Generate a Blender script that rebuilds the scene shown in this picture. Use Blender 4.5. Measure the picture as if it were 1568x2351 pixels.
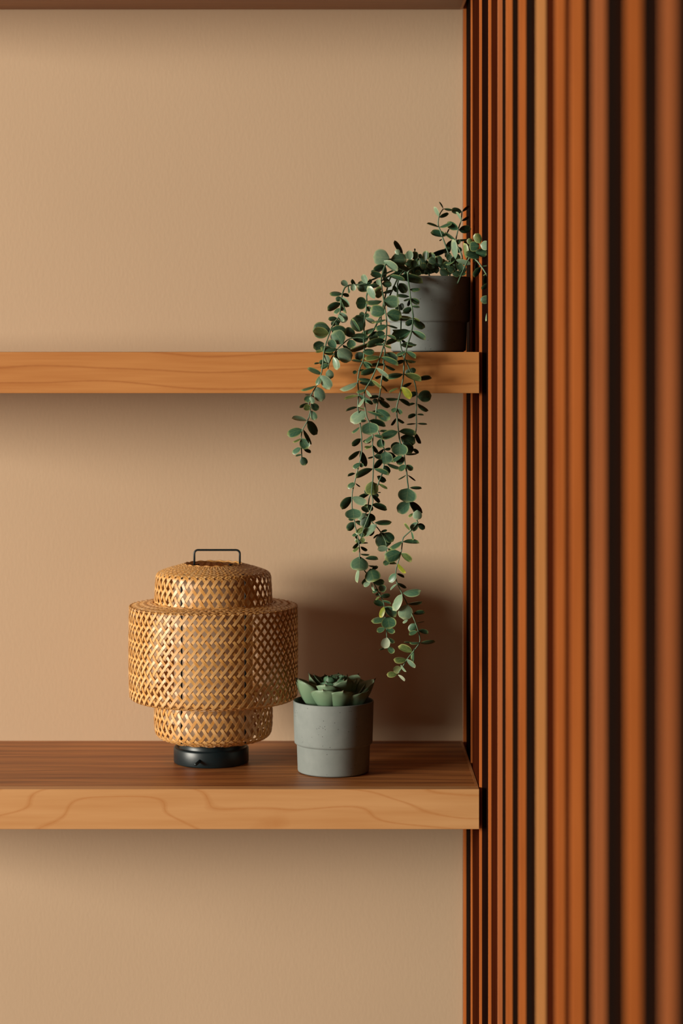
import bpy, math, random
from mathutils import Vector, Matrix
for o in list(bpy.data.objects): bpy.data.objects.remove(o)
SC = bpy.context.scene
COL = SC.collection
R = math.radians
F = 5000.0; CX = 748.0; CY = 806.0; H = 1.30       # focal length and vanishing point in pixels (1568 x 2351 frame), eye height
YF = 2.80; YW = 3.149                                # shelf fronts, back wall

# ------------------------------------------------------------------ camera
cam = bpy.data.cameras.new('camera'); co = bpy.data.objects.new('camera', cam); COL.objects.link(co)
co.location = (0, 0, H); co.rotation_euler = (R(90), 0, 0)
cam.sensor_width = 36; cam.sensor_fit = 'AUTO'; cam.lens = F/2351*36
cam.shift_x = (784-CX)/2351; cam.shift_y = -(1175.5-CY)/2351
cam.clip_start = 0.05
cam.dof.use_dof = True; cam.dof.focus_distance = 2.80; cam.dof.aperture_fstop = 4.7
SC.camera = co
# ------------------------------------------------------------------ world and lights
w = bpy.data.worlds.new('world'); SC.world = w; w.use_nodes = True
bg = w.node_tree.nodes['Background']; bg.inputs[0].default_value = (1.0, 0.47, 0.23, 1); bg.inputs[1].default_value = 0.175
def area(name, loc, target, sx, sy, power, col):
    l = bpy.data.lights.new(name, 'AREA'); l.shape = 'RECTANGLE'; l.size = sx; l.size_y = sy; l.energy = power; l.color = col
    o = bpy.data.objects.new(name, l); COL.objects.link(o); o.location = loc
    o.rotation_euler = (Vector(target)-Vector(loc)).to_track_quat('-Z', 'Y').to_euler(); return o
area('window_light', (-7.6, -0.95, H+0.55), (0, 3.0, H-0.2), 3.6, 1.9, 1080, (1.0, 0.93, 0.80))
SC.view_settings.view_transform = 'Standard'; SC.view_settings.look = 'None'
SC.view_settings.exposure = 0.0; SC.view_settings.gamma = 1; SC.view_settings.use_curve_mapping = False

# ------------------------------------------------------------------ helpers
def P(px, py, Y): return Vector(((px-CX)*Y/F, Y, H-(py-CY)*Y/F))
def mesh(name, v, f, mat=None, smooth=False, uv=None):
    m = bpy.data.meshes.new(name); m.from_pydata([tuple(a) for a in v], [], f)
    if mat: m.materials.append(mat)
    if smooth:
        for p in m.polygons: p.use_smooth = True
    if uv is not None:
        l = m.uv_layers.new(name='UVMap')
        for lp in m.loops: l.data[lp.index].uv = uv[lp.vertex_index]
    m.update(); return m
def link(name, m, parent=None, loc=(0, 0, 0)):
    o = bpy.data.objects.new(name, m); COL.objects.link(o); o.location = loc
    if parent: o.parent = parent
    return o
def thing(name, label, cat, loc, group=None):
    o = bpy.data.objects.new(name, None); COL.objects.link(o); o.location = loc; o.empty_display_size = .02
    o['label'] = label; o['category'] = cat
    if group: o['group'] = group
    return o
def box(x0, x1, y0, y1, z0, z1, b=0.0):
    if b <= 0:
        v = [(x, y, z) for z in (z0, z1) for y in (y0, y1) for x in (x0, x1)]
        f = [(0, 2, 3, 1), (4, 5, 7, 6), (0, 1, 5, 4), (2, 6, 7, 3), (0, 4, 6, 2), (1, 3, 7, 5)]
        return v, f
    import bmesh
    bm = bmesh.new(); bmesh.ops.create_cube(bm, size=1)
    for q in bm.verts:
        q.co = Vector(((x0+x1)/2+q.co.x*(x1-x0), (y0+y1)/2+q.co.y*(y1-y0), (z0+z1)/2+q.co.z*(z1-z0)))
    bmesh.ops.bevel(bm, geom=list(bm.edges), offset=b, segments=2, affect='EDGES', profile=.5)
    bm.verts.index_update()
    v = [tuple(q.co) for q in bm.verts]; f = [tuple(q.index for q in p.verts) for p in bm.faces]
    bm.free(); return v, f
def lathe(prof, n=96):
    v = []; f = []
    for r, h in prof:
        for i in range(n):
            a = 2*math.pi*i/n; v.append((r*math.cos(a), r*math.sin(a), h))
    for k in range(len(prof)-1):
        for i in range(n):
            j = (i+1) % n; f.append((k*n+i, k*n+j, (k+1)*n+j, (k+1)*n+i))
    f.append(tuple(range(n))[::-1]); f.append(tuple((len(prof)-1)*n+i for i in range(n)))
    return v, f
def tube(pts, rad, n=8):
    v = []; f = []; pts = [Vector(p) for p in pts]; up = None
    for k, p in enumerate(pts):
        d = (pts[min(k+1, len(pts)-1)]-pts[max(k-1, 0)]).normalized()
        if up is None:
            up = d.orthogonal().normalized()
        up = (up-d*up.dot(d)).normalized(); s = d.cross(up)
        r = rad(k/(len(pts)-1)) if callable(rad) else rad
        for i in range(n):
            a = 2*math.pi*i/n; v.append(p+(up*math.cos(a)+s*math.sin(a))*r)
    for k in range(len(pts)-1):
        for i in range(n):
            j = (i+1) % n; f.append((k*n+i, k*n+j, (k+1)*n+j, (k+1)*n+i))
    f.append(tuple(range(n))[::-1]); f.append(tuple((len(pts)-1)*n+i for i in range(n)))
    return v, f
def catmull(pts, sub=5):
    pts = [Vector(p) for p in pts]; out = []
    for i in range(len(pts)-1):
        a = pts[max(i-1, 0)]; b = pts[i]; c = pts[i+1]; d = pts[min(i+2, len(pts)-1)]
        for s in range(sub):
            t = s/sub
            out.append(.5*((2*b)+(c-a)*t+(2*a-5*b+4*c-d)*t*t+(3*b-a-3*c+d)*t**3))
    out.append(pts[-1]); return out

# ------------------------------------------------------------------ materials
class NT:
    def __init__(s, name, rough=.5, spec=.5):
        s.m = bpy.data.materials.new(name); s.m.use_nodes = True; s.t = s.m.node_tree; s.n = s.t.nodes; s.l = s.t.links
        s.b = s.n['Principled BSDF']; s.b.inputs['Roughness'].default_value = rough
        s.b.inputs['Specular IOR Level'].default_value = spec
    def new(s, t, **k):
        q = s.n.new(t)
        for a, b in k.items(): setattr(q, a, b)
        return q
    def put(s, sock, v):
        if isinstance(v, bpy.types.NodeSocket): s.l.new(v, sock)
        elif v is not None: sock.default_value = v
    def math(s, op, a, b=None, c=None):
        q = s.new('ShaderNodeMath', operation=op)
        for i, x in enumerate((a, b, c)): s.put(q.inputs[i], x) if x is not None else None
        return q.outputs[0]
    def mapping(s, scale, loc=(0, 0, 0), rnd=False, coord='Object'):
        tc = s.new('ShaderNodeTexCoord'); mp = s.new('ShaderNodeMapping')
        mp.inputs['Scale'].default_value = scale; mp.inputs['Location'].default_value = loc
        s.l.new(tc.outputs[coord], mp.inputs[0])
        if rnd:
            oi = s.new('ShaderNodeObjectInfo'); va = s.new('ShaderNodeVectorMath', operation='ADD')
            ml = s.math('MULTIPLY', oi.outputs['Random'], 37.0)
            s.l.new(mp.outputs[0], va.inputs[0]); s.l.new(ml, va.inputs[1]); return va.outputs[0]
        return mp.outputs[0]
    def noise(s, vec, scale=1, detail=3, rough=.5):
        q = s.new('ShaderNodeTexNoise'); q.inputs['Scale'].default_value = scale; q.inputs['Detail'].default_value = detail
        q.inputs['Roughness'].default_value = rough; s.l.new(vec, q.inputs['Vector']); return q.outputs[0]
    def ramp(s, fac, stops):
        q = s.new('ShaderNodeValToRGB'); s.l.new(fac, q.inputs[0]); e = q.color_ramp.elements
        while len(e) < len(stops): e.new(.5)
        for i, (p, c) in enumerate(stops): e[i].position = p; e[i].color = (*c, 1)
        return q.outputs[0]
    def mix(s, fac, a, b, blend='MIX'):
        q = s.new('ShaderNodeMix', data_type='RGBA', blend_type=blend)
        s.put(q.inputs[0], fac); s.put(q.inputs[6], a if not isinstance(a, tuple) else (*a, 1)); s.put(q.inputs[7], b if not isinstance(b, tuple) else (*b, 1))
        return q.outputs[2]
    def color(s, c): s.put(s.b.inputs['Base Color'], c if not isinstance(c, tuple) else (*c, 1))
    def bump(s, h, strength=.3, dist=.001):
        q = s.new('ShaderNodeBump'); q.inputs['Strength'].default_value = strength; q.inputs['Distance'].default_value = dist
        s.l.new(h, q.inputs['Height']); s.l.new(q.outputs[0], s.b.inputs['Normal'])

def wall_material():
    M = NT('plaster', .85, .2)
    v = M.mapping((1, 1, 1)); n1 = M.noise(v, 1.6, 3); n2 = M.noise(M.mapping((1, 1, .45)), 260, 4, .6)
    M.color(M.ramp(n1, [(.3, (.59, .43, .285)), (.7, (.635, .465, .31))]))
    M.bump(n2, .22, .0007); return M.m
def wood(name, axis, base, line, dark, freq, warp, seed, rough=.42, streak=.5, linew=.86, sx=1.0):
    """Long-grained board: grain runs along x, rings cross it on the given axis."""
    M = NT(name, rough, .4)
    tc = M.new('ShaderNodeTexCoord'); sp = M.new('ShaderNodeSeparateXYZ'); M.l.new(tc.outputs['Object'], sp.inputs[0])
    q = sp.outputs[axis]
    sc = [2.6*sx, 9, 9]
    big = M.noise(M.mapping(tuple(sc), (seed, seed*.7, seed*.3)), 1.0, 2, .45)
    ring = M.math('ADD', M.math('MULTIPLY', q, freq), M.math('MULTIPLY', big, warp))
    fr = M.math('FRACT', ring)
    tri = M.math('MULTIPLY', M.math('ABSOLUTE', M.math('SUBTRACT', fr, .5)), 2.0)
    fs = [6, 260, 260]; fs[0] = 6
    fine = M.noise(M.mapping(tuple(fs), (seed, 0, 0)), 1.0, 4, .6)
    mid = M.noise(M.mapping((3.2, 55, 55), (seed*1.3, 0, 0)), 1.0, 3, .6)
    rough_edge = M.noise(M.mapping((120, 200, 200)), 1.0, 2, .5)
    t2 = M.math('ADD', tri, M.math('MULTIPLY', M.math('SUBTRACT', rough_edge, .5), .07))
    lines = M.ramp(t2, [(linew-.10, (0, 0, 0)), (linew+.06, (.6, .6, .6)), (1.0, (1, 1, 1))])
    c0 = M.mix(M.ramp(mid, [(.35, (0, 0, 0)), (.75, (1, 1, 1))]), base, dark)
    c1 = M.mix(M.math('MULTIPLY', lines, .55), c0, line)
    c2 = M.mix(M.math('MULTIPLY', M.ramp(fine, [(.35, (0, 0, 0)), (.7, (1, 1, 1))]), streak), c1, M.mix(.5, c1, dark))
    M.color(c2); M.bump(fine, .12, .0006); return M.m
def slat_wood(name, a, b, rough=.5, spec=.3):
    M = NT(name, rough, spec)
    n = M.noise(M.mapping((160, 160, 5), rnd=True), 1, 4, .65); oi = M.new('ShaderNodeObjectInfo')
    M.color(M.mix(M.ramp(n, [(.3, (0, 0, 0)), (.7, (1, 1, 1))]), a, b)); M.bump(n, .3, .0006); return M.m

PLASTER = wall_material()
W_MID = wood('honey_wood_mid', 2, (.68, .31, .10), (.33, .095, .02), (.52, .20, .055), 46, 2.8, 3.1, linew=.9)
W_LOW = wood('honey_wood_low', 2, (.72, .39, .165), (.50, .18, .04), (.62, .30, .11), 40, 9.0, 9.7, streak=.25, linew=.9)
W_TOPV = wood('oiled_top_veneer', 1, (.66, .27, .075), (.12, .032, .009), (.20, .055, .014), 34, 3.0, 5.2, rough=.45, streak=.85)
W_EDGE = wood('edge_banding', 2, (.58, .28, .11), (.45, .17, .04), (.5, .2, .07), 40, 2.0, 1.2)
SHADED_RED = slat_wood('shaded_red_wood', (.056, .010, .003), (.020, .004, .0015), .9, .0)  # shade on the slat sides, put into the wood colour
SHADED_BROWN = slat_wood('shaded_brown_wood', (.016, .005, .0025), (.007, .0025, .0015), .9, .0)  # same side shade in the colour, deeper, for most slats
SHADED_RECESS = slat_wood('shaded_recess_wood', (.006, .0025, .0015), (.002, .001, .0008), .9, .03)  # shade in the gaps between slats, painted as near-black wood
EDGES = [slat_wood('lit_orange_wood', (.70, .205, .044), (.54, .142, .028)),  # slat fronts: same wood, coloured brighter as the lit faces
         slat_wood('lit_honey_wood', (.80, .36, .12), (.70, .29, .085)),
         slat_wood('lit_rust_wood', (.62, .20, .065), (.50, .15, .045))]

# ------------------------------------------------------------------ room shell
def struct(name, v, f, mat, parent=None):
    o = link(name, mesh(name, v, f, mat), parent)
    if parent is None: o['kind'] = 'structure'
    return o
struct('wall_back', *box(-1.6, .1978, YW, YW+.1, 0, 2.4), PLASTER)
struct('floor', *box(-3.4, .40, -.4, YW+.1, -.05, 0), wood('floor_wood', 1, (.30, .14, .06), (.12, .04, .015), (.2, .08, .03), 12, 2, 4.4))

# slatted side wall: left extent x0, right extent x1 of each front coloured as lit, xs where its side coloured as shaded begins, front tone
XS = .1985
SL = [(1063, 1070, 1062, 0), (1081, 1085.3, 1077, 0), (1100.6, 1107, 1085.5, 0), (1121.5, 1128.5, 1114, 0), (1143, 1154, 1129, 2), (1162, 1177, 1158, 0),
      (1191, 1208, 1184, 0), (1231, 1254, 1221, 1), (1275, 1298, 1254.5, 0), (1310, 1340, 1299, 0), (1361, 1392, 1343, 2), (1437, 1474, 1416, 0),
      (1519, 1555, 1500, 2), (1650, 1720, 1625, 0)]
wr = struct('wall_right', *box(.232, .262, .85, YW+.1, 0, 2.4), SHADED_RECESS)
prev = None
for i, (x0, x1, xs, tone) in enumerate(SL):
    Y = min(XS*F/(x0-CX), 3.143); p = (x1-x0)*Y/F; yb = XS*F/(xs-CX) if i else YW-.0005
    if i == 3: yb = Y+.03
    s = struct('slat', *box(XS, .232, Y+.0015, yb, 0, 2.4), SHADED_RED if i in (2, 4, 8, 9) else SHADED_BROWN, wr)
    e = struct('lit_front', *box(XS-.0001, XS+p, Y, Y+.0015, 0, 2.4, .0003), EDGES[tone], s)
    if i == 0: wr['label'] = 'wall of upright wooden slats at the right, coloured with lit orange fronts and shaded sides'
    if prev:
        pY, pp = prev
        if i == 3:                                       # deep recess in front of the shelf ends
            struct('recess_board', *box(.2135, .232, yb, pY, 0, 2.4), SHADED_RECESS, wr)
            struct('recess_filler', *box(XS+pp+.0002, .2135, pY-.0002, pY+.0012, 0, 2.4), slat_wood('shaded_filler_wood', (.028, .008, .005), (.010, .004, .003), .9, .03), wr)  # filler face closing the recess, its shade painted in as dark colour
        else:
            struct('recess_board', *box(XS+pp, .232, yb, pY, 0, 2.4), SHADED_RECESS, wr)
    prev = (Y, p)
struct('recess_board', *box(XS+.016, .232, .85, prev[0], 0, 2.4), SHADED_RECESS, wr)

# ------------------------------------------------------------------ shelves
def shelf(zt, th, label, front):
    t = thing('wall_shelf', label, 'shelf', (-.2, YF, zt-th))
    X0, X1 = -.95+.2, .1975+.2
    link('front_board', mesh('front_board', *box(X0, X1, 0, .02, 0, th, .0007), front), t)
    link('top_board', mesh('top_board', *box(X0, X1-.0035, .02, YW-YF-.0005, th-.006, th-.0001), W_TOPV), t)
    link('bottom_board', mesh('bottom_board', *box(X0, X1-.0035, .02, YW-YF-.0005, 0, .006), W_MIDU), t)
    link('end_board', mesh('end_board', *box(X1-.0035, X1, .02, YW-YF-.0005, 0, th), W_EDGE), t)
    return t
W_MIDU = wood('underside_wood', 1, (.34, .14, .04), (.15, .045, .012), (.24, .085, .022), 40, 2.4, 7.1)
Z_TOP = H+(CY-22)*YW/F; Z_MID = H-.0012; Z_LOW = H-(1812-CY)*YF/F
shelf(Z_TOP+.052, .052, 'topmost wooden shelf, only its brown underside showing at the top of the frame', W_MID)
shelf(Z_MID, .0530, 'middle honey wood shelf carrying the trailing eucalyptus pot', W_MID)
shelf(Z_LOW, .0515, 'lowest honey wood shelf carrying the bamboo lamp and the succulent', W_LOW)

# ------------------------------------------------------------------ stone pots
def pot_material():
    M = NT('grey_stoneware', .62, .3)
    n = M.noise(M.mapping((1, 1, 1)), 60, 5, .6); vo = M.new('ShaderNodeTexVoronoi'); vo.inputs['Scale'].default_value = 240
    M.l.new(M.mapping((1, 1, 1)), vo.inputs[0])
    n2 = M.noise(M.mapping((1, 1, 1), (3, 1, 2)), 40, 2)
    pit = M.math('MULTIPLY', M.math('LESS_THAN', vo.outputs['Distance'], .13), M.math('GREATER_THAN', n2, .56))
    c = M.ramp(n, [(.3, (.205, .235, .225)), (.7, (.24, .27, .258))])
    M.color(M.mix(pit, c, (.06, .065, .06))); M.bump(n, .15, .0004); return M.m
POT = pot_material()
def pot(parent, s):
    pr = [(0.0, .001), (.046, .001), (.0474, .0015), (.0479, .003), (.0491, .0365), (.0494, .0375), (.0512, .0383), (.0521, .0392), (.0524, .041),
          (.0540, .0935), (.0538, .0951), (.0530, .0956), (.0521, .0951), (.0515, .093), (.0500, .070), (.049, .062), (0.0, .062)]
    v, f = lathe([(r*s+1e-5, h*s) for r, h in pr])
    o = link('pot', mesh('pot', v, f, POT, True), parent)
    v, f = lathe([(r*s, h*s) for r, h in [(.0445, 0), (.0455, .0003), (.0455, .0012), (.0445, .0014)]], 64)
    link('foot_ring', mesh('foot_ring', v, f, DARK, True), parent)
    so = NT('potting_moss', .95); n = so.noise(so.mapping((1, 1, 1)), 300, 4); so.color(so.ramp(n, [(.3, (.006, .01, .006)), (.7, (.02, .03, .015))]))
    v = [(0, 0, .083*s)]; f = []
    rnd = random.Random(2)
    for k in range(1, 9):
        for i in range(36):
            a = 2*math.pi*i/36; r = .0505*s*k/8; v.append((r*math.cos(a), r*math.sin(a), (.083+rnd.uniform(-.0015, .0015))*s))
    for i in range(36): f.append((0, 1+i, 1+(i+1) % 36))
    for k in range(7):
        for i in range(36):
            j = (i+1) % 36; f.append((1+k*36+i, 1+(k+1)*36+i, 1+(k+1)*36+j, 1+k*36+j))
    link('soil', mesh('soil', v, f, so.m, True), parent)
DK = NT('black_rubber', .6); DK.color((.008, .01, .011)); DARK = DK.m

# ------------------------------------------------------------------ succulent
SUC = []
for nm, a, b in (('succulent_green', (.10, .20, .12), (.19, .28, .17)), ('succulent_deep_green', (.030, .095, .050), (.075, .16, .085))):
    M = NT(nm, .48, .35); tc = M.new('ShaderNodeTexCoord'); sp = M.new('ShaderNodeSeparateXYZ'); M.l.new(tc.outputs['UV'], sp.inputs[0])
    n = M.noise(M.mapping((1, 1, 1)), 120, 3)
    c = M.mix(sp.outputs[1], a, b); c = M.mix(M.math('MULTIPLY', n, .35), c, (a[0]*.7, a[1]*.7, a[2]*.7))
    rim = M.math('GREATER_THAN', M.math('MAXIMUM', M.math('ABSOLUTE', M.math('SUBTRACT', M.math('MULTIPLY', sp.outputs[0], 2), 1)), sp.outputs[1]), .975)
    M.color(M.mix(M.math('MULTIPLY', rim, .45), c, (.22, .08, .06))); M.b.inputs['Subsurface Weight'].default_value = 0; SUC.append(M.m)
def succ_leaf(mat, fat):
    nt, nu = 16, 10; v = []; uv = []; f = []
    for side in (1, -1):
        for i in range(nt+1):
            t = i/nt
            hw = .5*(.30+.70*math.sin(math.pi*min(t, .62)/1.24)**1.1) if t < .62 else .5*max(0.0, 1-((t-.62)/.38)**2.2)**.52
            if t > .97: hw *= .6
            for j in range(nu+1):
                u = -1+2*j/nu
                cup = .30*u*u*hw*1.3*(1-t**4) + .20*t*t                      # concave upper face curling up
                th = fat*(1-u*u)*(1-t**4)*.5*(1 if side < 0 else .12)
                tip = .075*max(0, t-.93)/.07*(1-abs(u))**2
                v.append((u*hw, t+tip, cup-(th if side < 0 else -th))); uv.append((j/nu, t))
    o = (nt+1)*(nu+1)
    for i in range(nt):
        for j in range(nu):
            a = i*(nu+1)+j; f.append((a, a+1, a+nu+2, a+nu+1)); f.append((o+a, o+a+nu+1, o+a+nu+2, o+a+1))
    for i in range(nt):
        for j in (0, nu):
            a = i*(nu+1)+j; q = (a, a+nu+1, o+a+nu+1, o+a); f.append(q if j == 0 else q[::-1])
    for j in range(nu): a = nt*(nu+1)+j; f.append((a, a+1, o+a+1, o+a))
    m = mesh('succulent_leaf', v, f, mat, True, uv)
    return m
YP = 2.92
sb = P(765.5, 1770.6, YP); sb.z = Z_LOW
suc = thing('potted_succulent', 'green rosette succulent in a stepped grey stone pot beside the bamboo lamp', 'plant', sb)
pot(suc, 1.0)
lm = [succ_leaf(SUC[0], .30), succ_leaf(SUC[1], .34)]
rnd = random.Random(11)
# count, base radius, base height, length, width, elevation, start angle
for ring, (n, rb, hb, L, W, el, a0) in enumerate([(9, .018, .0800, .050, .043, 35, 12), (8, .011, .0865, .044, .036, 44, 34), (6, .006, .091, .038, .028, 54, 5),
                                            (5, .004, .094, .034, .021, 62, 35), (4, .002, .098, .026, .015, 74, 10)]):
    for i in range(n):
        a = R(a0+360*i/n+rnd.uniform(-8, 8)); e = R(el+rnd.uniform(-8, 9)); l = L*rnd.uniform(.93, 1.12)
        rad = Vector((math.cos(a), math.sin(a), 0)); ax = rad*math.cos(e)+Vector((0, 0, math.sin(e)))
        nr = -rad*math.sin(e)+Vector((0, 0, math.cos(e))); wd = ax.cross(nr)
        o = link('leaf', lm[0 if ring < 2 else 1], suc)
        m = Matrix((wd, ax, nr)).transposed().to_4x4()
        o.matrix_local = Matrix.Translation(rad*rb+Vector((0, 0, hb))) @ m @ Matrix.Diagonal((W, l, l, 1))

# ------------------------------------------------------------------ bamboo lamp
YL = 2.988
def hh(y): return (1748-y)*YL/F
def bamboo(name, a, b):
    M = NT(name, .38, .45)
    oi = M.new('ShaderNodeObjectInfo'); n = M.noise(M.mapping((60, 60, 60), rnd=True), 1, 2)
    g = M.new('ShaderNodeTexCoord'); sp = M.new('ShaderNodeSeparateXYZ'); M.l.new(g.outputs['UV'], sp.inputs[0])
    cb = M.new('ShaderNodeCombineXYZ'); M.l.new(M.math('MULTIPLY', sp.outputs[0], 7), cb.inputs[0]); M.l.new(M.math('MULTIPLY', sp.outputs[1], 9), cb.inputs[1]); M.l.new(M.math('MULTIPLY', oi.outputs['Random'], 50), cb.inputs[2])
    fib = M.noise(cb.outputs[0], 1, 3, .6)
    c = M.mix(oi.outputs['Random'], a, b); c = M.mix(M.ramp(fib, [(.35, (0, 0, 0)), (.72, (.6, .6, .6))]), c, (a[0]*.62, a[1]*.5, a[2]*.35))
    M.color(c); M.b.inputs['Transmission Weight'].default_value = 0; return M.m
BAM_A = bamboo('bamboo_light', (.76, .43, .155), (.84, .54, .245)); BAM_B = bamboo('bamboo_gold', (.68, .34, .09), (.76, .44, .15))
METAL = NT('black_blue_metal', .38, .5); METAL.color((.004, .014, .018)); METAL = METAL.m
base = P(490, 1748, YL); base.z = Z_LOW
lamp = thing('table_lamp', 'woven bamboo lantern lamp of three tiers with black base and wire handle', 'lamp', base)
bx = -.0030
v, f = lathe([(.0001, 0), (.0495, 0), (.0508, .0008), (.0514, .002), (.0514, .0195), (.0506, .0212), (.049, .0218), (.0475, .0215), (.0465, .0195), (.0440, .0195), (.0435, .0225), (.0425, .033), (.0001, .033)])
v = [(x+bx, y, z) for x, y, z in v]
bo = link('base', mesh('base', v, f, METAL, True), lamp)
a0 = Vector((bx-.0125, -.0485, .0105)); v, f = tube([a0, a0+Vector((-.002, -.004, -.0012)), a0+Vector((-.0055, -.0105, -.0034)), a0+Vector((-.006, -.0115, -.0037))], lambda t: .0021 if t < .9 else .0015, 12)
link('toggle_switch', mesh('toggle_switch', v, f, METAL, True), bo)
WH = NT('white_diffuser', .7); WH.color((.66, .49, .33)); WH.b.inputs['Subsurface Weight'].default_value = 0
v, f = lathe([(.0001, .034), (.052, .034), (.054, .036), (.054, hh(1335)), (.051, hh(1331)), (.0001, hh(1331))])
link('diffuser', mesh('diffuser', v, f, WH.m, True), lamp)
hx = .0050; hw = .0312; zt = hh(1262); z0 = hh(1312); rb = .005
pts = [(hx-hw, 0, z0), (hx-hw, 0, zt-rb)]+[(hx-hw+rb-rb*math.cos(R(a)), 0, zt-rb+rb*math.sin(R(a))) for a in (20, 40, 60, 80)]+\
      [(hx-hw+rb, 0, zt), (hx+hw-rb, 0, zt)]+[(hx+hw-rb+rb*math.sin(R(a)), 0, zt-rb+rb*math.cos(R(a))) for a in (20, 40, 60, 80)]+[(hx+hw, 0, zt-rb), (hx+hw, 0, z0)]
v, f = tube(pts, .00145, 10); link('handle', mesh('handle', v, f, METAL, True), lamp)
v, f = tube([(.0375*math.cos(R(a)), .0375*math.sin(R(a)), z0+.001) for a in range(0, 361, 10)], .0012, 6); link('ring', mesh('ring', v, f, METAL, True), lamp)
for a in (-31, 37, 148, 215):
    x = .0765*math.sin(R(a)); y = -.0765*math.cos(R(a))
    v, f = tube([(x, y, .036), (x, y, hh(1316)), (x*.93, y*.93, hh(1310)), (x*.5, y*.5, hh(1301))], .0013, 8); link('frame_wire', mesh('frame_wire', v, f, METAL, True), lamp)

def resample(prof, step):
    pts = catmull([Vector((r, h, 0)) for r, h in prof], 12)
    out = [pts[0]]; acc = 0
    for i in range(1, len(pts)):
        d = (pts[i]-pts[i-1]).length
        while acc+d >= step:
            t = (step-acc)/d; q = pts[i-1].lerp(pts[i], t); out.append(q)
            pts[i-1] = q; d = (pts[i]-q).length; acc = 0
        acc += d
    return out
def strip(prof, N, k_of, sign, pattern, width, mat, phase=0.0):
    pr = resample(prof, .0021); n = len(pr); v = []; f = []; uv = []; phi = phase
    for i, p in enumerate(pr):
        r, h = p.x, p.y; k = k_of(r, h)
        tg = (pr[min(i+1, n-1)]-pr[max(i-1, 0)]).normalized()
        if i: phi += k*(pr[i]-pr[i-1]).length/r
        th = sign*phi
        er = Vector((math.cos(th), math.sin(th), 0)); et = Vector((-math.sin(th), math.cos(th), 0)); ez = Vector((0, 0, 1))
        es = er*tg.x+ez*tg.y; nn = (et.cross(es)).normalized()
        if nn.dot(er)+nn.z*.3 < 0 and abs(tg.y) > .2: nn = -nn
        ca = 1/math.sqrt(1+k*k); sa = k*ca
        wd = (et*ca-es*sign*sa)
        kk = 2*phi/(2*math.pi/N); per = len(pattern); a = math.floor(kk); fr = kk-a; s = .5-.5*math.cos(math.pi*fr)
        g = pattern[int(a) % per]*(1-s)+pattern[(int(a)+1) % per]*s
        P0 = er*r+ez*h+nn*(g*sign*.0005)
        for du, dn in ((-.5, .00022), (.5, .00022), (.5, -.00022), (-.5, -.00022)):
            v.append(P0+wd*width*du+nn*dn); uv.append((du+.5, i*.03))
    for i in range(n-1):
        for j in range(4):
            a = i*4+j; b = i*4+(j+1) % 4; f.append((a, b, b+4, a+4))
    f.append((3, 2, 1, 0)); f.append(tuple((n-1)*4+j for j in range(4)))
    return mesh('bamboo_strip', v, f, mat, False, uv)
def weave(name, prof, N, kf, pattern, width, label=None):
    def ring(r, h):
        return tube([((r+.0006*math.sin(R(a*18)))*math.cos(R(a)), (r+.0006*math.sin(R(a*18)))*math.sin(R(a)), h+.0006*math.cos(R(a*18))) for a in range(0, 361, 4)], .0012, 6)
    t = link(name, mesh(name, *ring(*prof[0]), BAM_B, True), lamp)
    link('rim_band', mesh('rim_band', *ring(*prof[-1]), BAM_B, True), t)
    for sign, mat in ((1, BAM_A), (-1, BAM_B)):
        m = strip(prof, N, kf, sign, pattern, width, mat)
        for i in range(N):
            o = bpy.data.objects.new('bamboo_strip', m); COL.objects.link(o); o.parent = t
            o.rotation_euler = (0, 0, 2*math.pi*i/N)
    return t
drum = [(.090, hh(1603)), (.104, hh(1603)), (.1125, hh(1598)), (.1147, hh(1584)), (.1155, hh(1500)), (.1149, hh(1399)), (.1130, hh(1390)), (.100, hh(1385)), (.083, hh(1382))]
weave('middle_tier', drum, 60, lambda r, h: .80 if r > .1135 else (1.5 if h > .1 else 2.0), (1, 1, -1), .0037)
up = [(.0805, hh(1386)), (.0800, hh(1360)), (.0788, hh(1325)), (.0775, hh(1317)), (.0735, hh(1311)), (.060, hh(1303)), (.045, hh(1296)), (.0395, hh(1294))]
weave('upper_tier', up, 42, lambda r, h: .66 if r > .077 else 1.5, (1, -1), .0040)
lo = [(.0800, hh(1600)), (.0808, hh(1640)), (.0800, hh(1670)), (.0770, hh(1684)), (.0700, hh(1692)), (.064, hh(1694))]
weave('lower_tier', lo, 42, lambda r, h: .66 if r > .0785 else 1.6, (1, -1), .0040)

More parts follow.
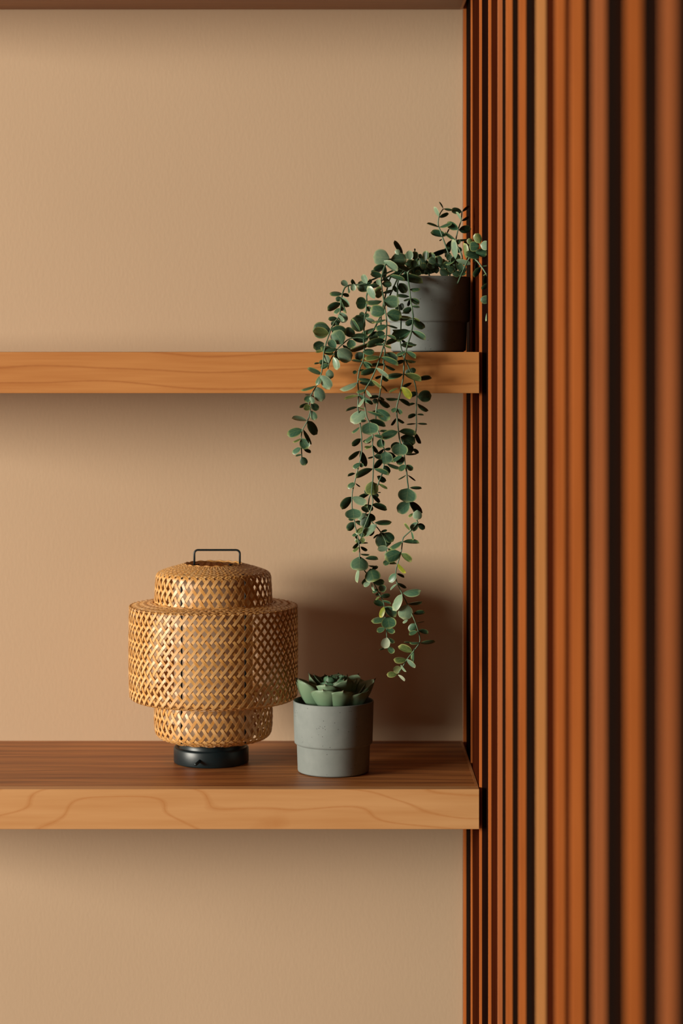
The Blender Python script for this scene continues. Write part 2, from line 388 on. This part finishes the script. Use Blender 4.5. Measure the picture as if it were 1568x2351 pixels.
# ------------------------------------------------------------------ trailing eucalyptus
CROP = {'A': (700, 540, 9.8), 'B': (840, 540, 9.8), 'C': (700, 690, 9.8), 'D': (840, 690, 9.8), 'E': (970, 460, 9.8), 'F': (970, 600, 9.8),
        'G': (650, 840, 7.84), 'H': (790, 820, 7.467), 'I': (780, 1010, 7.467), 'J': (780, 1200, 6.817), 'K': (840, 1380, 9.224)}
def c2p(c, x, y): a = CROP[c]; return a[0]+x/a[2], a[1]+y/a[2]
LEAVES = {
'A': [(965,1125,820,1040,125,2),(970,1130,968,1305,50,1),(1150,1170,1080,990,85,0),(1090,1090,1090,1250,115,2),(1520,1140,1175,1150,250,1),(1390,1090,1320,885,130,2),(1510,1060,1430,1030,80,0),(840,1320,575,1270,110,1),(840,1330,985,1380,80,0),(820,1400,700,1460,110,0),(840,1400,1000,1590,130,2),(795,1410,955,1730,60,1),(1395,1530,1150,1530,260,1)],
'B': [(530,510,195,490,350,2),(560,540,905,560,300,1.4),(830,430,710,110,120,0),(740,440,690,320,110,2),(400,580,675,820,150,2),(430,690,195,840,150,0),(440,700,450,950,110,0),(370,920,110,900,140,1),(380,920,590,1100,110,0),(360,1090,570,1090,140,1),(520,920,855,1060,80,1),(720,930,1240,1110,200,0),(660,690,1010,870,110,0),(910,600,1220,840,190,0),(1000,560,980,350,150,2),(1120,570,1090,370,150,1),(1200,700,1190,560,80,1),(950,540,900,410,90,1),(1100,370,1090,300,35,0),(1250,520,1190,430,90,0),(1340,580,1370,360,120,1),(1480,650,1500,400,160,1),(720,1290,640,1130,90,0),(750,1080,900,1280,190,0),(980,1220,1210,1180,80,1),(980,1380,720,1300,80,0),(350,1150,190,1280,110,3),(370,1260,220,1380,120,3),(380,1300,600,1300,70,0),(400,1490,740,1500,270,1.6),(200,1430,10,1190,150,2),(360,1480,10,1470,110,1),(200,800,120,830,60,0),(140,1040,60,1020,80,0),(150,1130,270,1060,80,0),(310,1130,270,990,100,2),(610,890,810,850,110,0),(1010,1230,1130,1240,60,0),(1010,1430,850,1440,50,1),(1010,1430,1180,1560,120,1),(1010,1430,980,1600,70,0),(20,1180,290,1170,90,0)],
'C': [(810,60,540,240,150,0),(790,170,650,270,90,1),(790,170,875,200,90,0),(790,270,910,480,190,2),(750,310,890,450,90,2),(730,400,540,450,100,0),(700,470,600,550,110,0),(700,480,750,560,80,0),(730,420,750,520,100,0),(570,650,195,680,350,0),(540,740,200,720,200,3),(590,640,915,740,260,1.2),(850,980,660,690,310,1.4),(700,1060,540,900,170,1.4),(430,960,205,1070,200,0),(720,1090,370,1030,150,1),(650,1210,415,1150,130,3),(410,1140,250,1175,60,3),(540,1400,430,1240,130,2),(640,1270,700,1550,150,2),(550,1400,330,1420,120,0),(540,1440,365,1530,110,1),(330,1410,215,1440,40,0),(740,1100,1030,1340,300,2),(740,1120,760,1360,130,0),(850,1000,1040,1090,80,0),(1130,790,900,650,200,0),(1240,690,1020,460,40,1),(1340,400,1080,620,330,0),(1350,370,1240,280,110,0),(1370,380,1430,300,90,1),(1340,380,1140,400,80,0),(1360,390,1540,530,100,2),(1040,820,1420,800,200,0),(1568,620,1270,710,100,1),(1000,880,1080,1060,200,1),(1500,940,1010,1070,90,0),(1320,1190,1140,1300,170,0),(1300,1150,1550,1130,140,1),(1300,1380,1065,1390,60,0),(1310,1380,1480,1510,90,1),(1370,170,1490,200,110,1)],
'D': [(440,270,110,210,260,1),(470,290,790,360,260,1),(740,130,860,150,150,0),(740,150,665,190,80,0),(790,280,970,325,25,0),(1030,160,865,290,130,0),(1030,130,1195,180,50,1),(1050,410,770,400,50,3),(1000,430,750,480,60,0),(1060,390,1190,490,50,3),(1060,440,910,550,130,0),(1060,440,1325,580,160,0),(1010,680,620,630,70,0),(1000,690,590,770,230,0),(1010,690,680,850,70,1),(1030,690,1310,900,130,1.3),(470,560,215,610,130,1),(470,550,710,570,50,1),(445,780,240,860,100,1),(470,780,660,890,60,1),(450,440,140,430,50,3),(440,430,200,450,50,1),(430,740,240,740,130,0),(280,700,80,860,170,1),(760,870,470,1010,110,0),(430,900,50,1060,170,0),(790,860,930,950,50,0),(890,950,1135,970,50,1),(780,1000,1055,1050,120,0),(400,1000,210,1010,60,1),(410,1000,550,1100,50,3),(320,1270,-20,1240,110,3),(330,1280,690,1490,110,1),(440,1200,690,1360,220,0),(910,1150,1100,1310,100,1),(900,1150,670,1190,70,1),(850,1220,700,1240,100,0),(870,1350,700,1440,90,0),(890,1350,1020,1425,50,3),(900,1330,1120,1360,50,0),(400,1460,125,1490,70,0),(430,1450,660,1530,60,0)],
'E': [(465,190,360,50,35,0),(475,190,650,260,50,1),(370,370,230,180,70,2),(375,380,590,340,80,0),(365,605,100,550,60,1),(375,605,640,470,70,1),(800,660,580,480,150,1),(815,665,1080,670,165,0),(870,460,740,280,30,2),(880,460,1030,350,60,0),(885,260,670,190,140,0),(890,255,1070,165,60,0),(530,800,195,750,160,1),(545,770,620,650,25,0),(440,870,375,900,25,0),(750,890,530,700,50,1),(760,890,1000,855,30,0),(740,900,540,1040,150,0),(755,900,840,960,110,1),(550,1095,220,1180,100,0),(640,1070,490,1180,130,0),(740,1320,610,920,110,2),(730,1330,520,1420,50,1),(750,1340,1040,1490,100,2),(780,1050,850,1170,130,0),(640,1200,510,1260,120,0),(800,1200,760,1320,150,0),(980,1310,900,980,90,3),(1280,1290,1010,1130,180,0),(1300,970,1190,760,170,3),(1270,1030,1060,1040,215,1),(1300,990,1470,1030,200,2),(1190,1150,1440,1230,170,1),(1080,1000,1050,860,120,3),(1000,1090,990,910,80,0),(1240,1310,1130,1360,50,0),(80,1350,110,1145,115,1),(190,1420,220,1180,130,0),(370,1500,300,1300,170,0),(480,1510,430,1325,95,3),(520,1440,700,1450,150,0),(850,1400,700,1560,150,0)],
'F': [(390,180,560,330,165,0),(660,230,830,310,140,0),(770,260,970,260,80,0),(1310,130,1190,360,130,0),(1345,105,1480,65,20,1),(1200,0,1170,270,90,0),(1430,290,1370,330,20,3),(1430,290,1480,270,20,1),(1430,310,1430,510,100,0),(1500,490,1365,650,100,0),(1540,820,1320,890,170,0),(1490,1080,1380,1315,50,2),(1500,1340,1475,1440,50,1),
      (-60,60,40,200,140,0),(20,230,150,60,150,0),(-100,230,60,230,120,0),(250,120,340,240,120,0),(-250,230,-90,120,150,0),(-330,150,-200,240,130,0),(560,100,700,230,140,0),(420,60,330,-120,150,0),(560,-20,640,-150,140,0),(640,60,760,-80,150,0),(300,40,150,-60,150,0),(80,40,-40,-90,150,0),(850,100,900,-60,130,0),(750,0,640,-60,140,0),(600,150,480,30,150,0),(900,200,800,60,150,0),(130,200,260,80,150,0)],
'G': [(700,150,435,100,90,0),(680,170,820,420,180,2),(670,180,590,330,90,1),(590,355,320,405,30,1),(610,380,690,630,190,2),(500,520,400,505,15,0),(500,525,565,550,15,0),(490,545,400,640,110,1),(490,550,530,680,90,2),(450,680,315,770,60,0),(500,760,370,740,110,3),(500,690,630,780,120,0),(500,810,570,970,120,1.4),(425,985,165,965,80,2),(440,990,635,1200,150,0),(345,1150,80,1200,150,1),(365,1150,545,1370,60,0),(320,1305,175,1355,30,3),(325,1310,440,1480,170,1),(315,1475,160,1550,90,1.5),(370,1500,490,1570,60,0),(340,1600,230,1635,30,1),(330,1640,400,1780,130,0),(820,65,850,230,140,2),(1330,100,1255,125,60,0),(1340,85,1480,105,40,3),(1335,295,1025,390,80,2),(1360,540,1115,620,45,3),(1340,745,1145,830,40,0),(1500,830,1215,960,190,2),(1375,1100,1230,1185,40,1),(1400,1310,1270,1450,100,0),(1380,1530,1225,1720,90,0),(1390,1530,1540,1770,110,0),(1390,1750,1250,1820,80,1),(1390,1750,1430,1820,70,1)],
'H': [(310,70,140,90,45,0),(320,75,460,180,70,1),(550,200,320,335,110,0),(545,180,715,375,60,2),(460,390,250,335,50,1),(465,390,600,550,50,3),(260,440,510,500,100,0),(370,560,215,575,50,1),(380,560,475,665,45,2),(250,640,480,750,80,1.5),(350,700,220,820,50,2),(380,740,500,780,50,0),(245,865,340,910,25,3),(690,130,470,180,60,0),(640,320,760,390,70,0),(640,320,530,350,50,0),(640,480,760,565,30,0),(605,680,450,715,60,0),(600,680,695,720,40,0),(570,720,500,780,80,0),(590,720,790,825,90,0),(560,900,780,1050,170,1),(550,910,440,940,30,0),(390,930,640,1070,50,1),(380,1090,290,1110,50,0),(430,1120,450,1330,290,1.5),(430,1090,690,1200,90,0),(600,1270,755,1300,45,0),(490,1340,345,1440,60,1),(510,1340,650,1400,60,1),(320,1440,450,1470,70,0),(470,1540,350,1555,25,3),(1010,290,725,290,90,1),(1030,295,1300,430,110,3),(985,510,1110,720,120,4),(930,530,785,620,30,3),(1160,440,1030,540,60,0),(1130,210,1060,290,80,0),(1130,200,1220,250,90,0),(1265,390,1490,380,80,0),(1260,610,1115,680,90,0),(1260,680,1485,660,190,0),(935,715,725,690,50,0),(940,720,1110,845,70,0),(1220,795,1100,840,45,0),(1255,800,1445,895,70,0),(905,880,815,935,70,1),(905,880,975,980,70,1),(890,1045,795,1155,50,0),(905,1045,1035,1110,45,0),(1240,985,1105,1050,70,0),(1250,985,1360,1005,30,0),(1235,1140,1085,1185,30,0),(1255,1140,1410,1180,35,0),(920,1275,660,1410,130,1),(940,1275,1220,1340,100,1),(1230,1300,1330,1465,70,0),(970,1370,1210,1470,190,0),(630,1400,630,1550,135,1)],
'I': [(560,90,430,130,30,3),(565,90,665,205,60,0),(760,150,605,250,60,0),(770,160,870,140,50,0),(590,280,480,300,30,0),(590,270,715,310,80,0),(1030,55,1020,270,260,1.6),(1020,50,880,130,110,0),(1090,20,1210,230,190,0),(1260,150,1355,210,60,0),(1130,255,1310,280,40,0),(770,200,800,410,230,1.4),(830,210,960,350,120,0),(1070,275,920,390,60,1),(1090,290,990,410,120,0),(800,400,1040,460,60,0),(590,490,735,370,100,0),(760,440,850,570,110,0),(565,495,310,670,120,0),(590,500,820,620,80,1),(640,620,795,690,90,0),(665,750,790,860,50,3),(560,710,540,940,215,3),(620,740,640,880,80,0),(440,840,480,930,80,0),(500,935,330,1030,80,0),(560,940,705,1040,65,0),(600,910,650,980,70,0),(640,900,700,915,20,0),(360,400,440,465,15,0),(265,575,145,630,50,0),(290,570,300,640,60,3),(265,740,130,800,85,1),(270,740,355,790,15,0),(200,975,60,1190,140,0),(215,980,460,1060,140,2),(230,1180,240,1355,270,1.4),(490,1110,430,1170,80,3),(490,1110,565,1205,80,0),(550,1110,790,1215,90,0),(450,1260,310,1350,100,2),(465,1275,610,1360,110,0),(500,1230,370,1170,80,0),(600,1420,865,1360,70,1),(240,1370,150,1370,50,0),(250,1410,145,1550,120,0),(265,1400,440,1420,70,1),(500,1310,400,1500,170,0),(1130,430,1025,530,90,1),(1140,430,1238,520,90,1),(1140,600,1000,660,20,0),(1165,600,1310,668,20,0),(1200,820,1390,865,60,0),(1175,830,1130,1065,300,1.4),(1190,1075,1000,1230,190,1.5),(1200,1065,1435,1210,120,0),(1330,1200,1330,1360,150,2),(1260,1260,1170,1305,40,3),(1340,1440,1460,1510,90,0),(1200,1550,1090,1450,45,3)],
'J': [(580,30,400,215,110,2),(1220,0,1110,115,110,1.4),(290,150,190,195,40,1),(290,160,375,220,70,1),(370,80,240,150,70,3),(540,110,450,190,70,0),(280,210,245,240,60,0),(330,240,390,300,70,3),(300,250,250,310,70,3),(330,250,350,320,90,0),(295,310,200,390,55,0),(315,320,435,340,25,0),(300,380,195,440,40,3),(325,375,435,420,45,0),(320,490,460,485,35,0),(315,530,300,715,265,1.6),(400,560,590,590,75,0),(305,715,295,930,50,2),(445,670,595,670,35,0),(500,740,600,700,60,0),(480,720,530,890,230,1),(585,745,445,830,40,1),(460,840,380,980,70,0),(480,920,385,1000,70,2),(530,930,690,920,105,0),(500,940,550,1060,35,2),(610,1000,720,1050,110,1),(600,1040,520,1100,50,1),(640,1095,560,1125,45,0),(640,1150,785,1165,80,0),(630,1160,570,1215,20,3),(695,1290,530,1250,85,1),(660,1220,790,1285,40,1),(640,145,730,100,35,1),(610,180,540,255,30,0),(640,155,720,385,240,0),(700,160,830,290,140,1),(760,400,600,430,85,2),(810,430,760,410,40,0),(975,290,775,380,55,1),(985,300,1230,335,50,1),(1115,130,1130,270,25,1),(950,465,720,560,180,1.2),(960,475,1100,620,100,3),(895,645,700,650,35,3),(790,600,685,650,80,1),(905,640,1040,770,65,4),(885,800,760,910,95,1.6),(890,800,1000,865,35,0),(895,960,805,1060,20,2),(905,945,1045,990,40,0),(990,1100,1250,1040,95,1.5),(975,1120,800,1340,110,2),(1060,1270,1275,1215,65,0)],
'K': [(385,120,270,320,90,4),(400,120,610,330,190,1),(470,370,130,360,100,1),(460,330,500,570,300,1),(400,580,240,650,100,1),(430,560,610,650,120,1),(470,780,610,870,90,1),(445,770,390,990,180,2.5),(430,990,300,1065,50,0),(470,970,590,1090,120,1),(875,70,810,390,290,2),(890,395,775,440,45,2),(1005,270,1240,270,110,0),(1060,465,1235,468,22,0),(1050,475,930,640,150,1.3),(1090,640,925,725,70,1),(1115,625,1310,690,80,0),(1130,875,930,860,30,1),(1020,880,815,910,45,0),(1150,890,1450,920,110,0),(985,1090,690,990,160,3),(1020,1010,1030,1320,50,1),(865,1235,600,1215,105,3),(870,1230,1000,1430,100,2),(740,1345,860,1485,50,2),(740,1400,590,1490,150,3.5),(660,1550,455,1530,105,3),(680,1560,800,1705,65,2.4)]}
STEMS = [
 ('v1', [(905,632,'r'),(860,640),(832,652),(811,654),(801,655),(792,660),(787,672),(785,681),(783,696),(781.6,710),(778.6,726),(769,739),(760,755),(755,770),(749,787),(744,807),(742,826),(739,851),(736.7,860),(726.5,886),(713.8,907.6),(708.7,925.5),(712.5,942),(706,966),(694.6,986.7),(691.5,1006),(692,1031),(693,1049)]),
 ('v1b', [(915,640,'r'),(885,700),(850,770),(820,775),(802,778),(787.8,789),(775.5,800),(765,815.5),(756,833),(753,847)]),
 ('v2', [('B',900,800,'r'),('A',1480,1200),('C',1390,60),('C',1380,230),('C',1350,370),('C',1330,600),('C',1325,900),('C',1335,1080),('C',1320,1300),('C',1290,1400),('H',260,220),('H',235,400),('H',245,560),('H',250,650),('H',235,850),('H',250,960),('H',285,1230),('H',300,1400),('I',370,0),('I',378,180),('I',345,370),('I',305,520),('I',265,680),('I',225,850),('I',210,970),('I',212,1170),('I',245,1350),('I',265,1480),('J',260,130),('J',295,300),('J',310,430),('J',315,580),('J',370,720),('J',440,820),('J',520,920),('J',600,1080),('J',640,1150),('J',680,1230),('K',385,90),('K',405,300),('K',430,560),('K',445,760),('K',480,960)]),
 ('v3', [('B',900,780,'r'),('B',540,540),('B',430,690),('B',360,920),('B',345,1050),('B',360,1200),('B',385,1350),('D',410,50),('D',440,270),('D',465,450),('D',465,700),('D',440,900),('D',390,1050),('D',320,1270),('D',250,1480),('H',460,390),('H',360,560),('H',345,720),('H',365,900),('H',390,1030),('H',430,1120),('H',490,1340),('I',560,80),('I',580,260),('I',575,490),('I',565,700),('I',545,900),('I',565,1010),('I',560,1100),('I',515,1250),('J',370,110),('J',330,250)]),
 ('v5', [('B',1000,780,'r'),('B',600,900),('B',480,1200),('D',345,350),('D',355,780),('D',390,1000),('D',430,1150),('D',390,1400),('H',690,130),('H',640,400),('H',610,650),('H',570,800),('H',550,920),('H',545,1080),('H',590,1290),('H',640,1400),('I',740,110),('I',770,200),('I',755,430),('I',720,600),('I',680,690),('I',640,800),('I',520,950),('I',490,1100),('I',455,1230),('I',460,1290),('I',560,1420),('I',640,1500),('J',640,150),('J',720,300),('J',730,450),('J',700,500)]),
 ('v6', [('B',1050,800,'r'),('B',800,860),('B',720,1060),('B',715,1200),('B',710,1400),('D',740,150),('D',780,320),('D',790,500),('D',780,740),('D',770,870),('D',800,1100),('D',850,1260),('D',920,1400),('H',1120,210),('H',1200,400),('H',1245,620),('H',1240,780),('H',1235,980),('H',1240,1150),('H',1225,1300),('H',1205,1400)]),
 ('v7', [('B',1150,800,'r'),('B',990,800),('B',945,860),('B',960,1050),('B',985,1250),('D',1010,0),('D',1050,250),('D',1065,400),('D',1040,620),('D',1000,800),('D',930,1020),('D',890,1200),('D',860,1350),('H',1020,300),('H',990,480),('H',945,680),('H',900,870),('H',910,1050),('H',930,1250),('H',960,1460),('I',1100,250),('I',1120,420),('I',1145,540),('I',1160,700),('I',1175,830),('I',1195,1070),('I',1270,1220),('I',1330,1400),('J',1220,0),('J',1110,125),('J',1000,230),('J',980,310),('J',960,460),('J',905,640),('J',875,790),('J',890,920),('J',960,1080),('J',1040,1240),('K',880,70),('K',985,300),('K',1050,460),('K',1110,640),('K',1145,850),('K',1040,1020),('K',880,1220),('K',790,1370),('K',680,1530)]),
 ('u1', [('E',620,1600,'r'),('E',600,1300),('E',545,1090),('E',460,860),('E',400,680),('E',365,600),('E',350,500),('E',370,370),('E',410,270),('E',470,190)]),
 ('u2', [('E',900,1560,'r'),('E',890,1400),('E',850,1150),('E',760,980),('E',755,870),('E',800,660),('E',865,460),('E',885,260)]),
 ('u3', [('E',900,1600,'r'),('E',1050,1300),('E',1200,1340),('F',1320,110),('F',1430,280),('F',1490,420),('F',1500,700),('F',1495,1000),('F',1500,1340)]),
 ('u4', [('B',1500,850,'r'),('B',1350,700),('B',1100,700),('B',950,640)]),
 ('u5', [('E',740,1560,'r'),('E',735,1320)])]
OFF = {'v1': 0, 'v1b': .004, 'v2': .006, 'v3': -.008, 'v5': .010, 'v6': .011, 'v7': -.001}
def lerp_tab(tab, x):
    if x <= tab[0][0]: return tab[0][1]
    for (a, b), (c, d) in zip(tab, tab[1:]):
        if x <= c: return b+(d-b)*(x-a)/(c-a)
    return tab[-1][1]
def depth(px, py, vine):
    if vine[0] == 'u':
        if vine in ('u4', 'u5'): return 2.868 if vine == 'u5' else 2.885
        if px > 1055 and vine == 'u3': return lerp_tab([(1055, 2.84), (1085, 2.755), (1130, 2.725)], px)
        return 2.895
    return lerp_tab([(560, 2.868), (600, 2.858), (640, 2.838), (700, 2.815), (780, 2.778), (830, 2.768), (1600, 2.772)], py)+OFF[vine]*(.6 if py < 700 else 1)
PB = P(983.5, 806, YP); PB.z = Z_MID
euc = thing('potted_eucalyptus', 'trailing eucalyptus with long leafy vines in a grey pot on the middle shelf', 'plant', PB)
pot(euc, 1.05)
def leaf_mat(name, c0, c1, rimc, rough=.38):
    M = NT(name, rough, .5)
    tc = M.new('ShaderNodeTexCoord'); sp = M.new('ShaderNodeSeparateXYZ'); M.l.new(tc.outputs['UV'], sp.inputs[0])
    u = M.math('ABSOLUTE', M.math('SUBTRACT', M.math('MULTIPLY', sp.outputs[0], 2), 1)); t = sp.outputs[1]
    oi = M.new('ShaderNodeObjectInfo'); n = M.noise(M.mapping((3, 3, 3), rnd=True), 1.2, 3)
    c = M.mix(M.ramp(M.math('ADD', M.math('MULTIPLY', n, .7), M.math('MULTIPLY', oi.outputs['Random'], .3)), [(.3, (0, 0, 0)), (.7, (1, 1, 1))]), c0, c1)
    # mid rib and side veins
    rib = M.math('LESS_THAN', u, .035)
    vv = M.math('FRACT', M.math('ADD', M.math('MULTIPLY', t, 4.2), M.math('MULTIPLY', u, -1.7)))
    vein = M.math('MULTIPLY', M.math('LESS_THAN', vv, .07), M.math('LESS_THAN', u, .75))
    c = M.mix(M.math('MULTIPLY', M.math('MAXIMUM', rib, vein), .28), c, rimc)
    edge = M.ramp(M.math('MAXIMUM', u, M.math('MULTIPLY', t, 1.0)), [(.80, (0, 0, 0)), (.93, (1, 1, 1))])
    M.color(M.mix(M.math('MULTIPLY', edge, .8), c, rimc)); return M.m
LM = {0: leaf_mat('leaf_dark', (.010, .040, .020), (.028, .070, .034), (.15, .20, .07), .5),
      1: leaf_mat('leaf_teal', (.024, .085, .048), (.050, .115, .058), (.25, .31, .11)),
      2: leaf_mat('leaf_grey_green', (.13, .225, .155), (.20, .30, .19), (.36, .42, .24), .33),
      3: leaf_mat('leaf_olive', (.055, .105, .030), (.13, .175, .055), (.36, .38, .13)),
      4: leaf_mat('leaf_yellow_green', (.10, .16, .015), (.20, .22, .02), (.38, .34, .04))}
LM[1.5] = leaf_mat('leaf_sea_green', (.050, .135, .082), (.09, .175, .10), (.28, .36, .18))
LM[2.5] = leaf_mat('leaf_silver', (.30, .38, .28), (.38, .45, .32), (.45, .50, .33), .4)
LM[3.5] = leaf_mat('leaf_light_olive', (.20, .25, .11), (.28, .33, .15), (.42, .45, .2))
def leaf_mesh(mat, bend, cup):
    nt, nu = 9, 6; v = []; uv = []; f = []
    for side in (1, -1):
        for i in range(nt+1):
            t = i/nt; tt = t
            hw = .5*max(.05, max(0, 1-abs((t-.56)/(.44 if t > .56 else .50))**2.15)**.5)
            for j in range(nu+1):
                u = -1+2*j/nu
                z = bend*(t*t-.0)-cup*u*u*hw*1.0+side*.006*(1-u*u)
                v.append((u*hw, t, z)); uv.append((j/nu, t))
    o = (nt+1)*(nu+1)
    for i in range(nt):
        for j in range(nu):
            a = i*(nu+1)+j; f.append((a, a+1, a+nu+2, a+nu+1)); f.append((o+a, o+a+nu+1, o+a+nu+2, o+a+1))
    return mesh('leaf', v, f, mat, True, uv)
LMESH = {}
def get_leaf(tone, k):
    if (tone, k) not in LMESH: LMESH[(tone, k)] = leaf_mesh(LM[tone], (-.10, .08, -.2)[k], (.25, -.22, .15)[k])
    return LMESH[(tone, k)]
stem_mat = NT('stem_green', .5); nn_ = stem_mat.noise(stem_mat.mapping((30, 30, 30)), 1.5, 3)
stem_mat.color(stem_mat.ramp(nn_, [(.35, (.045, .11, .06)), (.65, (.17, .26, .16))])); stem_mat = stem_mat.m
stems = {}; SP = {}
for key, pts in STEMS:
    pp = []; raw = []
    for q in pts:
        rim = q[-1] == 'r'; q = [x for x in q if x != 'r']
        x, y = c2p(*q) if isinstance(q[0], str) else q
        raw.append((x, y)); Y = depth(x, y, key)
        if rim:
            a = P(x, y, 2.90); a.z = Z_MID+.084; a.x = min(max(a.x, PB.x-.035), PB.x+.035); pp.append(a-PB)
            b = a.copy(); b.z = Z_MID+.111; b.y = 2.885
            if key[0] == 'v': pp.append(b-PB)
        else: pp.append(P(x, y, Y)-PB)
    v, f = tube(catmull(pp, 4), lambda t: .00112-.0004*t, 6)
    stems[key] = link('stem', mesh('stem', v, f, stem_mat, True), euc); SP[key] = raw
ALLOW = {'A': 'v1 v3 v2', 'B': 'v3 v6 v7 v2 u4', 'C': 'v1 v1b v2', 'D': 'v3 v5 v6 v7', 'E': 'u1 u2 u3 u4 u5', 'F': 'u3 u4', 'G': 'v1 v1b v2', 'H': 'v2 v3 v5 v6 v7',
         'I': 'v2 v3 v5 v7', 'J': 'v2 v5 v7', 'K': 'v2 v7'}
def segd(p, a, b):
    ax, ay = a; bx_, by = b; dx, dy = bx_-ax, by-ay; L = dx*dx+dy*dy+1e-9
    t = max(0, min(1, ((p[0]-ax)*dx+(p[1]-ay)*dy)/L)); return math.hypot(p[0]-ax-t*dx, p[1]-ay-t*dy)
rnd = random.Random(5); LD = Vector((-.72, -.66, .2)).normalized(); leaves = []
for c, lst in LEAVES.items():
    for i, (bx0, by0, tx0, ty0, w0, tone) in enumerate(lst):
        b = c2p(c, bx0, by0); t = c2p(c, tx0, ty0); wpx = w0/CROP[c][2]
        best = min((min(segd(b, p, q) for p, q in zip(SP[k], SP[k][1:])), k) for k in ALLOW[c].split())[1]
        Y = depth(b[0], b[1], best)
        if c == 'F' and b[0] < 1060: Y = 2.866 if b[0] > 1000 else 2.89
        Y += (.004 if tone == 0 else -.004 if tone in (2, 1.5, 2.5, 4) else 0)+rnd.uniform(-.002, .002)
        leaves.append((c, b, t, wpx, tone, best, Y))
def key_tone(t):
    return min(LM, key=lambda k: abs(k-t))
for q in range(40):                                  # leaves crowding the pot mouth
    x = 925+135*(q+rnd.random())/40; y = rnd.uniform(608, 632); a = rnd.uniform(-1.2, 1.2); l = rnd.uniform(14, 21)
    leaves.append(('P', (x, y), (x+l*math.sin(a), y-l*math.cos(a)), l*rnd.uniform(.55, .9), rnd.choice((0, 0, 1)), 'u4', rnd.uniform(2.868, 2.93)))
leaves.sort(key=lambda a: -math.hypot(a[1][0]-a[2][0], a[1][1]-a[2][1])*max(a[3], 6))
big, small = leaves[:298], leaves[298:]
def leaf_matrix(c, b, t, wpx, tone, best, Y):
    B = P(b[0], b[1], Y); T = P(t[0], t[1], Y); ax = T-B; L0 = ax.length; W0 = wpx*Y/F
    L = max(L0, W0/1.02); dy = math.sqrt(max(0, L*L-L0*L0))
    dy = -dy if dy > 0 else rnd.uniform(-.15, .1)*L0
    if best in ('v1', 'v2', 'v3', 'v5', 'v6', 'v7') and b[1] > 780: dy = max(-.012, dy)
    ax = Vector((ax.x, dy, ax.z)); L = ax.length; ax.normalize()
    u = Vector((ax.z, 0, -ax.x))
    u = (u-ax*u.dot(ax)).normalized(); n = ax.cross(u)
    W = max(W0, .72*L); cr = min(1, W0/W); sr = math.sqrt(1-cr*cr)
    cand = []
    for s in (1, -1):
        wv = u*cr+n*(sr*s); N = wv.cross(ax)
        if N.y > 0: wv = -wv; N = -N
        cand.append((N.dot(LD), wv, N))
    cand.sort(key=lambda q: q[0]); _, wv, N = cand[0] if tone in (0,) else cand[-1]
    m = Matrix((wv, ax, N)).transposed().to_4x4()
    return Matrix.Translation(B-PB) @ m @ Matrix.Diagonal((W*1.08, L*1.05, L, 1))
for a in big:
    o = link('leaf', get_leaf(key_tone(a[4]), rnd.randrange(3)), stems[a[5]]); o.matrix_local = leaf_matrix(*a)
vs, fs, uvs, mi = [], [], [], []; mats = list(LM)
for a in small:
    k = key_tone(a[4]); m = get_leaf(k, rnd.randrange(3)); M4 = leaf_matrix(*a); o = len(vs)
    lu = {}
    for lp in m.loops: lu[lp.vertex_index] = tuple(m.uv_layers[0].data[lp.index].uv)
    for q in m.vertices: vs.append(M4 @ q.co); uvs.append(lu[q.index])
    for p in m.polygons: fs.append(tuple(o+x for x in p.vertices)); mi.append(mats.index(k))
m = mesh('small_leaves', vs, fs, None, True, uvs)
for k in mats: m.materials.append(LM[k])
for p, i in zip(m.polygons, mi): p.material_index = i
o = link('small_leaves', m, euc); o['kind'] = 'stuff'
print('leaves', len(leaves))
